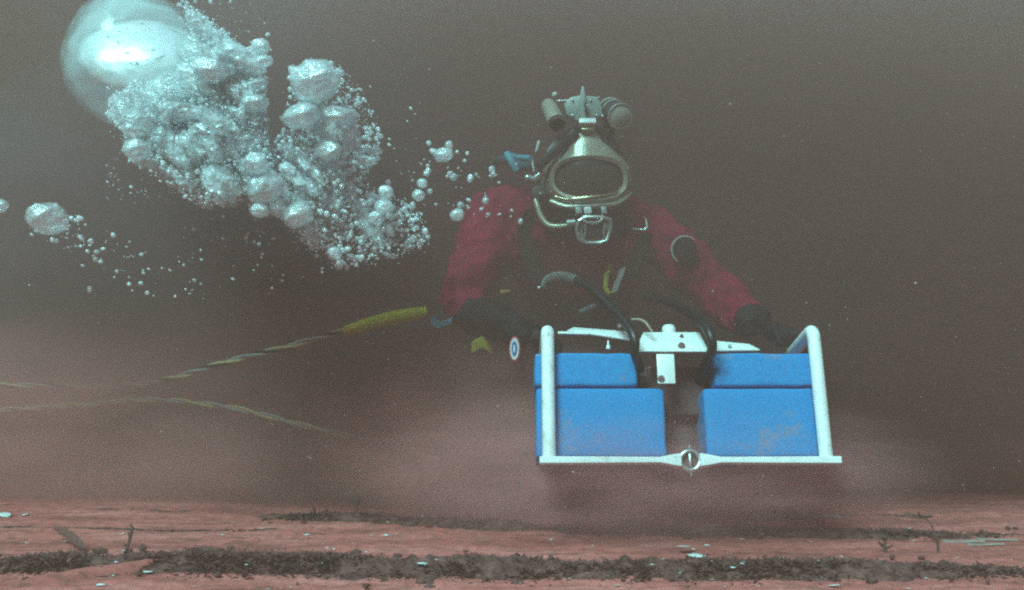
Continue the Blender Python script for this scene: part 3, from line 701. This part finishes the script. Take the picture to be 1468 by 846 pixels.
caps = [  # px, py, r, label
 (452,116,38,'round cap bubble topping the right-hand plume'),
 (432,166,27,'bright wrinkled bubble under the right plume\'s round cap'),
 (482,166,22,'smooth bubble right of the wrinkled one in the right plume'),
 (380,270,25,'bright capped bubble at the junction of the two plumes'),
 (366,234,20,'flattened bright bubble directly above the junction bubble'),
 (427,308,23,'bright round bubble at the lower edge of the right plume'),
 (372,302,15,'dim bubble just below the junction bubble'),
 (364,148,20,'pale bubble inside the right edge of the big plume'),
 (374,66,13,'small clear bubble poking above the big plume\'s right edge'),
 (378,88,13,'clear bubble stuck below the topmost edge bubble of the big plume'),
 (196,215,20,'green-edged bubble at the lower left corner of the big plume'),
 (68,314,28,'lone bright bubble trailing small ones near the left edge'),
 (1,295,11,'pale bubble cut by the left edge of the picture'),
 (655,308,11,'clear round bubble nearest the diver\'s red sleeve'),
 (636,222,15,'pale bubble left of the helmet hose, above a small cluster'),
 (553,276,12,'upper bubble of the stacked trio between plume and diver'),
 (551,296,15,'middle bubble of the stacked trio between plume and diver'),
 (540,312,13,'lowest bubble of the stacked trio between plume and diver'),
 (600,280,9,'flat bubble with one sharp glint right of the stacked trio'),
 (605,263,8,'small bubble above the flat glinting bubble'),
 (480,362,10,'bubble at the bottom tip of the right plume'),
 (470,215,19,'bubble in the middle of the right plume under the smooth one'),
 (300,100,24,'pale bubble swirling inside the big plume right of the dome'),
 (335,75,20,'upper bubble inside the big plume near its ragged top edge')]
for i, (x, y, r, lb) in enumerate(caps):
    bubble(x, y, r, 2.33+0.0006*(x-200)+random.uniform(-0.02,0.02), lb, mesh=CAP[i % 4] if r > 12 else None, name='bubble')

def inpoly(x, y, poly):
    c = False; j = len(poly)-1
    for i in range(len(poly)):
        xi, yi = poly[i]; xj, yj = poly[j]
        if (yi > y) != (yj > y) and x < (xj-xi)*(y-yi)/(yj-yi)+xi: c = not c
        j = i
    return c
polyA = [(152,168),(160,142),(190,122),(240,112),(268,92),(276,50),(256,2),(290,20),(330,55),(352,70),(370,62),(380,75),(378,110),(386,180),(386,230),(380,262),(345,285),(292,296),(262,280),(232,258),(205,240),(182,228),(178,188)]
polyB = [(418,95),(450,90),(490,95),(515,125),(540,170),(545,225),(520,255),(545,275),(600,300),(618,345),(580,365),(520,380),(480,382),(440,350),(410,318),(360,300),(352,240),(398,200),(412,140)]
polyC = [(30,320),(60,290),(95,300),(125,320),(200,350),(260,400),(252,445),(190,410),(120,380),(70,350)]
polyD = [(590,250),(620,205),(665,215),(715,240),(745,320),(700,320),(660,300),(625,300),(590,300)]
def sample(poly, n, rmin, rmax, pw, d0, dth, dens=None):
    xs_ = [p[0] for p in poly]; ys_ = [p[1] for p in poly]; out = []
    while len(out) < n:
        x, y = random.uniform(min(xs_), max(xs_)), random.uniform(min(ys_), max(ys_))
        if not inpoly(x, y, poly): 
            if random.random() > 0.02: continue
        if dens and random.random() > dens(x, y): continue
        x += random.gauss(0, 2.6); y += random.gauss(0, 2.6)
        out.append((x, y, rmin+(rmax-rmin)*random.random()**pw, d0(x)+random.uniform(-dth, dth)))
    return out
d0 = lambda x: 2.42+0.0006*(x-200)
bub = []
for poly, n, rmin, rmax, pw, dth, zone, dens in (
    (polyA, 15000, 0.8, 4.0, 4.5, 0.09, 'in the froth of the big left plume', None),
    (polyB, 5200, 0.8, 5.0, 4.0, 0.09, 'in the scattered right-hand plume', lambda x, y: 0.35 if y < 190 else (1.0 if x < 500 and y < 330 else 0.7)),
    (polyC, 120, 1.0, 5.0, 2.5, 0.05, 'in the loose trail behind the lone left bubble', lambda x, y: max(0.1, 1-(x-60)/230)),
    (polyD, 70, 1.2, 6.5, 2.4, 0.05, 'in the thin stream leaving the helmet', None),
    ([(250,300),(430,300),(480,400),(250,440)], 70, 0.9, 3.2, 2.0, 0.05, 'drifting loose below the two plumes', None)):
    bub += [(b_, zone) for b_ in sample(poly, n, rmin, rmax, pw, d0, dth, dens)]
def subzone(q):
    (x, y, r, d), z = q
    if z == 'in the froth of the big left plume':
        if y < 60+0.35*(x-260) and x > 255: z = 'along the ragged upper edge of the big left plume'
        elif x > 352: z = 'along the upright right edge of the big left plume'
        elif y > 235: z = 'at the pointed lower tip of the big left plume'
        elif x < 215: z = 'under the dome on the left side of the big plume'
        elif y < 130: z = 'right beside the shining dome in the big plume'
        else: z = 'in the middle of the big left plume'
    elif z == 'in the scattered right-hand plume':
        if y < 200: z = 'around the cap at the top of the right-hand plume'
        elif x > 520: z = 'on the diver\'s side of the right-hand plume'
        elif y > 300: z = 'in the sprinkled lower end of the right-hand plume'
        elif x < 420: z = 'where the right-hand plume meets the big one'
        else: z = 'in the middle of the right-hand plume'
    return (q[0], z)
bub = [subzone(q) for q in bub]
bub.sort(key=lambda q: -q[0][2])
NIND = 270
smallm = wob_mesh('small_bubble', 2, 0.2, 1.5, 3, M['bubble'])
for (x, y, r, d), zone in bub[:NIND]:
    bubble(x, y, r, d, 'small bubble '+zone, 'bubbles '+zone, smallm, sq=(random.uniform(0.8,1.3), 1, random.uniform(0.7,1.1)))
# the rest, beyond counting
def ico(sub):
    b = bmesh.new(); bmesh.ops.create_icosphere(b, subdivisions=sub, radius=1.0); b.verts.ensure_lookup_table()
    r_ = ([tuple(v.co) for v in b.verts], [tuple(v.index for v in f.verts) for f in b.faces]); b.free(); return r_
iv, if_ = ico(1)
for zone in sorted({z for _, z in bub}):
    V, Fc = [], []
    for (x, y, r, d), z in bub[NIND:]:
        if z != zone: continue
        c = P(x, y, d); rr = r/F*d; s = (random.uniform(.8,1.5), 1, random.uniform(.6,1.1)); b0 = len(V)
        a = random.uniform(-.8,.8); ca_, sa_ = math.cos(a), math.sin(a)
        for vx, vy, vz in iv:
            X, Z = vx*s[0], vz*s[2]
            V.append((c.x+rr*(X*ca_-Z*sa_), c.y+rr*vy, c.z+rr*(X*sa_+Z*ca_)))
        Fc += [(b0+i, b0+j, b0+k_) for i, j, k_ in if_]
    if not V: continue
    me = bpy.data.meshes.new('froth'); me.from_pydata(V, [], Fc); me.shade_smooth(); me.materials.append(M['froth'])
    o = link(bpy.data.objects.new('bubble_froth', me)); tag(o, 'mass of tiny bubbles '+zone, 'bubbles', kind='stuff')

# the foamy core of each plume: lumpy, torn sheets of merged bubbles
def froth_core(poly, n, rlo, rhi, label, seed):
    rs = random.Random(seed); mb = MB(); xs_ = [p[0] for p in poly]; ys_ = [p[1] for p in poly]; c = 0
    while c < n:
        x, y = rs.uniform(min(xs_), max(xs_)), rs.uniform(min(ys_), max(ys_)); r = rs.uniform(rlo, rhi)
        if not all(inpoly(x+r*0.75*math.cos(a), y+r*0.75*math.sin(a), poly) for a in [k*math.pi/4 for k in range(8)]): continue
        c += 1; d = d0(x)+rs.uniform(-0.09, 0.0); k_ = d/F
        b = bmesh.new(); bmesh.ops.create_icosphere(b, subdivisions=3, radius=1.0)
        off = Vector((rs.uniform(0,50), rs.uniform(0,50), 0))
        for v in b.verts:
            q = v.co.normalized(); v.co = q*(1+0.35*mnoise.noise(q*1.7+off)+0.14*mnoise.noise(q*4+off)+0.05*mnoise.noise(q*9+off))
        mb._merge(b, Matrix.Translation(P(x, y, d)) @ Matrix.Rotation(rs.gauss(0.7,0.5),4,'Y') @ Matrix.Diagonal((r*k_*rs.uniform(1.0,1.7), r*k_, r*k_*rs.uniform(.6,.9), 1)))
    o = mb.build('bubble_froth', M['frothcore']); o.data.shade_smooth(); tag(o, label, 'bubbles', kind='stuff')
froth_core(polyA, 190, 7, 24, 'foaming body of the big left bubble plume', 3)
froth_core(polyB, 60, 6, 18, 'foaming body of the right-hand bubble plume', 5)

# ------------------------------------------------------------------ growth strips, shells, twigs
def ico(sub):
    b = bmesh.new(); bmesh.ops.create_icosphere(b, subdivisions=sub, radius=1.0); b.verts.ensure_lookup_table()
    r_ = ([tuple(v.co) for v in b.verts], [tuple(v.index for v in f.verts) for f in b.faces]); b.free(); return r_
ICO = ico(1)
def growth(pts, depth, h, n, label, patch=0.0):
    """bristly growth along a line of ground pixels: thousands of small blades"""
    line = bez([gpt(*p) for p in pts], 20); V, Fc = [], []
    for _ in range(n):
        t = random.random()*(len(line)-1); i = int(t); p = line[i].lerp(line[min(i+1, len(line)-1)], t-i)
        e = min(1, 8*min(t/(len(line)-1), 1-t/(len(line)-1))+0.15)
        cl = 0.5+0.5*mnoise.noise(Vector((p.x*5, p.y*5, 1.7)))+0.5*mnoise.noise(Vector((p.x*17, 4.0, p.y*6)))
        if random.random() > 0.25+cl*1.1: continue
        off = random.gauss(0, depth*0.42)
        x, y = p.x+random.uniform(-.02,.02), p.y+off+0.02*mnoise.noise(Vector((p.x*7, 0, 8)))
        hh = h*e*random.uniform(0.15,0.85)*(0.45+0.9*max(0, cl))*max(0.25, 1-abs(off)/(depth*1.3))
        if random.random() < 0.006: hh *= 1.7
        a = random.uniform(0, 6.28); wd = random.uniform(0.0014,0.0045); lean = Vector((random.uniform(-1.3,1.3), random.uniform(-1,1), random.uniform(0.4,1)))
        z = ground_z(x, y)-0.004; b0 = len(V); u = Vector((math.cos(a)*wd, math.sin(a)*wd, 0)); base = Vector((x, y, z))
        m1 = base+lean*hh*0.55; tp = base+lean*hh+Vector((random.uniform(-.4,.4)*hh, 0, -0.15*hh))
        V += [base-u, base+u, m1-u*1.3, m1+u*1.3, tp]
        Fc += [(b0, b0+1, b0+3, b0+2), (b0+2, b0+3, b0+4)]
    # small encrusted lumps among the blades
    rs = random.Random(n); lv, lf = ICO
    for _ in range(n//110):
        t = rs.random()*(len(line)-1); i = int(t); p = line[i].lerp(line[min(i+1, len(line)-1)], t-i)
        x, y = p.x+rs.uniform(-.03,.03), p.y+rs.gauss(0, depth*0.5); r_ = rs.uniform(0.2,1)**3*h*0.24; z = ground_z(x, y)+rs.uniform(-0.2,0.6)*r_+h*0.15*rs.random()
        b0 = len(V); sx_, sz_ = rs.uniform(.8,1.8), rs.uniform(.5,1.0)
        for q in lv: V.append(Vector((x+q[0]*r_*sx_*rs.uniform(.7,1.2), y+q[1]*r_, z+q[2]*r_*sz_*rs.uniform(.7,1.2))))
        Fc += [(b0+a, b0+b_, b0+c_) for a, b_, c_ in lf]
    # lumpy mat under the blades
    rows = []; L_ = len(line); nn = 14
    for i in range(0, L_*3):
        t = i/3.0
        if t > L_-1: break
        p = line[int(t)].lerp(line[min(int(t)+1, L_-1)], t-int(t)); e = min(1, 8*min(t/(L_-1), 1-t/(L_-1))+0.1); row = []
        for q in range(nn):
            u = -1+2*q/(nn-1); wd_ = depth*e*(0.85+0.8*mnoise.noise(Vector((p.x*6, u*1.5, 2.2))))
            x, y = p.x, p.y+u*wd_
            hh = h*e*0.5*max(0, 1-u*u)*(0.55+0.9*mnoise.noise(Vector((x*11, y*16, 0.4)))+0.6*mnoise.noise(Vector((x*38, y*45, 2.4))))
            row.append(len(V)); V.append(Vector((x, y, ground_z(x, y)-0.006+max(0, hh)+0.004*(1-abs(u)))))
        rows.append(row)
    for a, c in zip(rows, rows[1:]):
        for q in range(nn-1): Fc.append((a[q], c[q], c[q+1], a[q+1]))
    me = bpy.data.meshes.new('algae_growth'); me.from_pydata([tuple(v) for v in V], [], Fc); me.materials.append(M['growth'])
    o = link(bpy.data.objects.new('algae_growth', me)); tag(o, label, 'seaweed', kind='stuff'); return o
growth([(-60,812),(120,808),(300,806),(500,812),(700,816),(950,818),(1200,816),(1530,822)], 0.105, 0.050, 75000, 'broad dark band of bristly growth across the nearest seabed')
growth([(360,741),(480,742),(620,748),(800,758),(1000,762),(1200,765),(1530,768)], 0.075, 0.034, 42000, 'narrow dark band of growth on the seabed under the sled')
growth([(-40,757),(80,757),(200,759),(330,760),(440,758)], 0.018, 0.012, 5000, 'thin dark streak of growth at left behind the weed blade')
growth([(130,733),(200,733),(290,733)], 0.02, 0.012, 1100, 'short faint streak of growth farthest off at left')
growth([(1060,741),(1180,740),(1300,741),(1400,744)], 0.03, 0.014, 2200, 'faint streak of growth farthest off at right')
growth([(380,762),(440,764),(520,766)], 0.012, 0.006, 500, 'thin smear of growth between the two bands at centre left')

def shell_mesh(seed):
    rs = random.Random(seed); b = bmesh.new(); n = 9; top = b.verts.new((0,0,0.22)); ring = []
    for i in range(n):
        a = 2*math.pi*i/n; r_ = rs.uniform(0.65,1.1); ring.append(b.verts.new((math.cos(a)*r_, math.sin(a)*r_*0.75, rs.uniform(-.05,.05))))
    mid2 = [b.verts.new((v.co.x*0.6, v.co.y*0.6, 0.17+rs.uniform(-.03,.03))) for v in ring]
    for i in range(n):
        j = (i+1) % n; b.faces.new((ring[i], ring[j], mid2[j], mid2[i])); b.faces.new((mid2[i], mid2[j], top))
    b.faces.new(ring[::-1])
    me = bpy.data.meshes.new('shell_fragment'); b.to_mesh(me); b.free(); me.shade_smooth(); me.materials.append(M['shell_bit']); return me
SH = [shell_mesh(i) for i in range(5)]
def shell(px, py, wpx, label, group=None, dz=0.004, thick=1.0):
    p = gpt(px, py, dz); o = link(bpy.data.objects.new('shell_fragment', random.choice(SH))); o.location = p
    r_ = wpx/2/F*p.y; o.scale = (r_*random.uniform(0.9,1.2), r_*random.uniform(0.5,1.0), r_*0.4*thick)
    o.rotation_euler = (random.uniform(-.25,.35), random.uniform(-.2,.2), random.uniform(-.4,.4)); tag(o, label, 'shell', group)
for x, y, wd, dz, lb in ((983,793,32,0.016,'large bright shell flake in the near growth right of centre'),(1000,799,34,0.008,'long pale flake just below the large bright shell'),
    (966,826,30,0.006,'long flat shell at the near edge of the growth right of centre'),(605,820,18,0.02,'glinting shell cluster piece at the front of the near growth'),
    (843,826,16,0.006,'pale flat shell in front of the growth left of the long one'),(965,757,9,0.02,'tiny bright shell in the narrow band under the sled'),
    (1128,760,12,0.02,'round pale shell standing in the narrow band right of the sled ring'),(1305,764,10,0.012,'green-lit shell in the narrow band far right'),
    (8,742,30,0.006,'bright shell heap at the left edge of the seabed'),(36,740,14,0.004,'small flake beside the bright heap at the left edge'),
    (334,754,9,0.010,'bright speck shell on the thin left streak'),(440,771,9,0.012,'pale speck on the slanting clay ridge at left'),
    (212,820,24,0.006,'long pale flake lying before the growth at far left'),(145,841,14,0.004,'pale flake in the left bottom corner'),
    (1195,840,22,0.004,'flat pale shell in the right bottom corner')):
    shell(x, y, wd, lb, dz=dz)
for i in range(120):
    band = random.random()
    if band < 0.42: y = random.uniform(758,784); z_ = 'on the bare red strip between the growth bands'; dz = 0.003
    elif band < 0.8: y = random.uniform(795,824); z_ = 'caught in the broad near growth band'; dz = random.uniform(0.01,0.035)
    else: y = random.uniform(826,846); z_ = 'on the red ground before the near growth'; dz = 0.003
    shell(random.uniform(0,1468), y, 3+7*random.random()**2, 'tiny white shell fragment '+z_, 'shell fragments '+z_, dz)

# brown blade of weed, twigs and stalks
mb = MB(); a_, b_ = gpt(122,792,0.01), P(78,756,2.62)
pts = bez([a_, a_.lerp(b_,0.5)+Vector((0,0,0.006)), b_], 8)
wv = Vector((0.006,0,0.013)); n = len(pts); mbl = MB(); rows = []
for i, p in enumerate(pts):
    s = (0.2+math.sin(math.pi*(0.08+0.84*i/(n-1))))*(0.75+0.5*mnoise.noise(Vector((i*1.7,0,0))))
    rows.append([mbl.bm.verts.new(p+wv*s*u+Vector((0,0.004*(1-abs(u))*sgn,0))) for u, sgn in ((-1,0),(0,-1),(1,0),(0,1))])
for a, c in zip(rows, rows[1:]):
    for j in range(4): mbl.bm.faces.new((a[j], a[(j+1)%4], c[(j+1)%4], c[j]))
tag(mbl.build('weed_blade', M['weed']), 'broad brown weed blade leaning left out of the near growth', 'seaweed')
def stalk(pts, r, label):
    q = bez(pts, 6); mb = MB(); mb.tube(q, r, 6, rfun=lambda t: r*(1.1-0.6*t))
    for _ in range(6):
        p = random.choice(q[2:]); dv2 = Vector((random.uniform(-1,1), random.uniform(-.5,.5), random.uniform(0.2,1))).normalized()*random.uniform(0.008,0.02)
        mb.tube([p, p+dv2], r*0.6, 5)
    tag(mb.build('stalk', M['twig']), label, 'twig')
stalk([gpt(178,800,0.0), P(184,780,2.52), P(191,757,2.52)], 0.0045, 'dark upright twig right of the leaning weed blade')
stalk([gpt(512,745,0.0), P(511,730,2.86), P(513,712,2.86)], 0.005, 'slender stalk rising above the narrow band left of centre')
stalk([gpt(1345,792,0.0), P(1343,772,2.56), P(1332,748,2.6), P(1318,741,2.64)], 0.0028, 'arched twig bending left over the bare strip at right')
stalk([gpt(1270,792,0.0), P(1268,780,2.5), P(1272,768,2.5)], 0.004, 'short upright twig in the near growth at right')
stalk([gpt(1082,762,0.0), P(1074,748,2.75), P(1064,738,2.78)], 0.003, 'curved twig in the narrow band below the sled\'s right post')
# pale weathered boards lying on the bed at right
def board(px0, py0, px1, py1, wd, th, label):
    a, c = gpt(px0, py0), gpt(px1, py1); m_ = (a+c)/2; L = (c-a).length
    mb = MB(); mb.box((0,0,0), (L, wd, th), bev=th*0.3)
    bmesh.ops.subdivide_edges(mb.bm, edges=[e for e in mb.bm.edges if e.calc_length() > L*0.5], cuts=10)
    for v in mb.bm.verts: v.co += Vector((0, 0.006*mnoise.noise(v.co*9), 0.004*mnoise.noise(v.co*12+Vector((3,0,0)))))
    o = mb.build('board', M['tangle'], smooth=False); o.location = m_+Vector((0,0,th*0.4)); o.rotation_euler = (0,0,math.atan2(c.y-a.y, c.x-a.x))
    tag(o, label, 'board')
board(1350,776,1412,778,0.016,0.005,'pale weathered splinter, the longest on the bare strip at far right')
board(1385,781,1440,783,0.012,0.004,'pale splinter lying nearest on the bare strip at far right')
board(1400,773,1460,777,0.012,0.004,'pale splinter lying farthest back on the bare strip at far right')
board(1075,745,1205,747,0.03,0.012,'pale lavender board lying behind the narrow growth band at right')

# motes of silt drifting in the water column
V, Fc = [], []; iv0, if0 = ico(1); rs = random.Random(11)
for _ in range(700):
    d = rs.uniform(1.3, 2.9); px, py = rs.uniform(-60, 1530), rs.uniform(-20, 760); c = P(px, py, d); r_ = rs.uniform(0.0004, 0.0011)*(2.2 if rs.random() < 0.05 else 1); b0 = len(V)
    for q in iv0: V.append((c.x+q[0]*r_*rs.uniform(.6,1.5), c.y+q[1]*r_, c.z+q[2]*r_*rs.uniform(.6,1.3)))
    Fc += [(b0+a, b0+b_, b0+c_) for a, b_, c_ in if0]
me = bpy.data.meshes.new('drifting_motes'); me.from_pydata(V, [], Fc); me.materials.append(M['tangle'])
o = link(bpy.data.objects.new('drifting_motes', me)); tag(o, 'specks of silt drifting through the water everywhere', 'silt', kind='stuff')

# ------------------------------------------------------------------ water haze and silt
k = NT('haze_volume'); k.t.nodes.remove(k.b); pv = k.n('ShaderNodeVolumePrincipled')
pv.inputs['Color'].default_value = (*HAZE_C, 1); pv.inputs['Density'].default_value = HAZE_D
k.l(pv.outputs[0], k.out.inputs['Volume'])
mb = MB(); z0, z1 = -1.3, 6.2
mb.box((0,0,(z0+z1)/2), (126,126,z1-z0)); hz = mb.build('haze', k.m, smooth=False); hz['kind'] = 'stuff'

def silt(c, size, dens, col, seed, label, nscale=2.2, core=0.2, nlo=0.35, aniso=0.0):
    k = NT('silt_volume'); k.t.nodes.remove(k.b); pv = k.n('ShaderNodeVolumePrincipled')
    pv.inputs['Color'].default_value = (*col, 1); pv.inputs['Anisotropy'].default_value = aniso
    tc = k.n('ShaderNodeTexCoord'); ln = k.n('ShaderNodeVectorMath', operation='LENGTH'); k.l(tc.outputs['Object'], ln.inputs[0])
    mr = k.n('ShaderNodeMapRange', interpolation_type='SMOOTHSTEP'); mr.inputs['From Min'].default_value = 1.0; mr.inputs['From Max'].default_value = core
    mr.inputs['To Min'].default_value = 0; mr.inputs['To Max'].default_value = 1; k.l(ln.outputs['Value'], mr.inputs['Value'])
    mp = k.n('ShaderNodeMapping'); mp.inputs['Location'].default_value = (seed*3.1, seed, 0); k.l(tc.outputs['Object'], mp.inputs['Vector'])
    f = k.noise(nscale, mp.outputs['Vector'], 3, 0.55)
    m2 = k.n('ShaderNodeMapRange'); m2.inputs['From Min'].default_value = nlo; m2.inputs['From Max'].default_value = 0.68; k.l(f, m2.inputs['Value'])
    a = k.n('ShaderNodeMath', operation='MULTIPLY'); k.l(mr.outputs[0], a.inputs[0]); k.l(m2.outputs[0], a.inputs[1])
    b2 = k.n('ShaderNodeMath', operation='MULTIPLY'); k.l(a.outputs[0], b2.inputs[0]); b2.inputs[1].default_value = dens
    k.l(b2.outputs[0], pv.inputs['Density']); k.l(pv.outputs[0], k.out.inputs['Volume'])
    mb = MB(); mb.ball((0,0,0), 1.0, 3); o = mb.build('silt_cloud', k.m); o.location = c; o.scale = size
    tag(o, label, 'silt', kind='stuff'); return o
SC = (0.66,0.30,0.26)
silt(Vector((-0.95,3.55,0.17)), (1.45,0.75,0.50), 13.0, (0.99,0.43,0.39), 1, 'pinkish silt cloud low over the seabed at left', 2.6, 0.2, 0.2, -0.3)
silt(Vector((0.0,3.0,0.20)), (0.70,0.42,0.36), 8.0, (0.99,0.40,0.35), 3, 'tall billow of reddish silt left of the sled', 2.4, 0.3, 0.3, -0.3)
silt(Vector((0.34,2.72,0.17)), (0.88,0.46,0.22), 6.0, (0.99,0.395,0.40), 2, 'pinkish silt billowing under and behind the sled', 3.2, 0.15, 0.30, -0.3)
silt(Vector((-1.3,3.55,0.95)), (1.5,0.8,1.0), 2.6, (0.48,0.42,0.45), 9, 'pale haze of fine air added to brighten the water round the bubble plumes', 1.0, 0.1)  # pale volume added to brighten the water on the left
silt(Vector((0.5,4.6,0.1)), (4.5,1.5,0.50), 3.0, SC, 4, 'far bank of silt behind the diver', 3.0)
silt(Vector((0.35,3.62,0.72)), (2.4,1.12,1.05), 2.8, (0.37,0.188,0.175), 6, 'brownish murk hanging round the diver', 1.0, 0.72, 0.15)
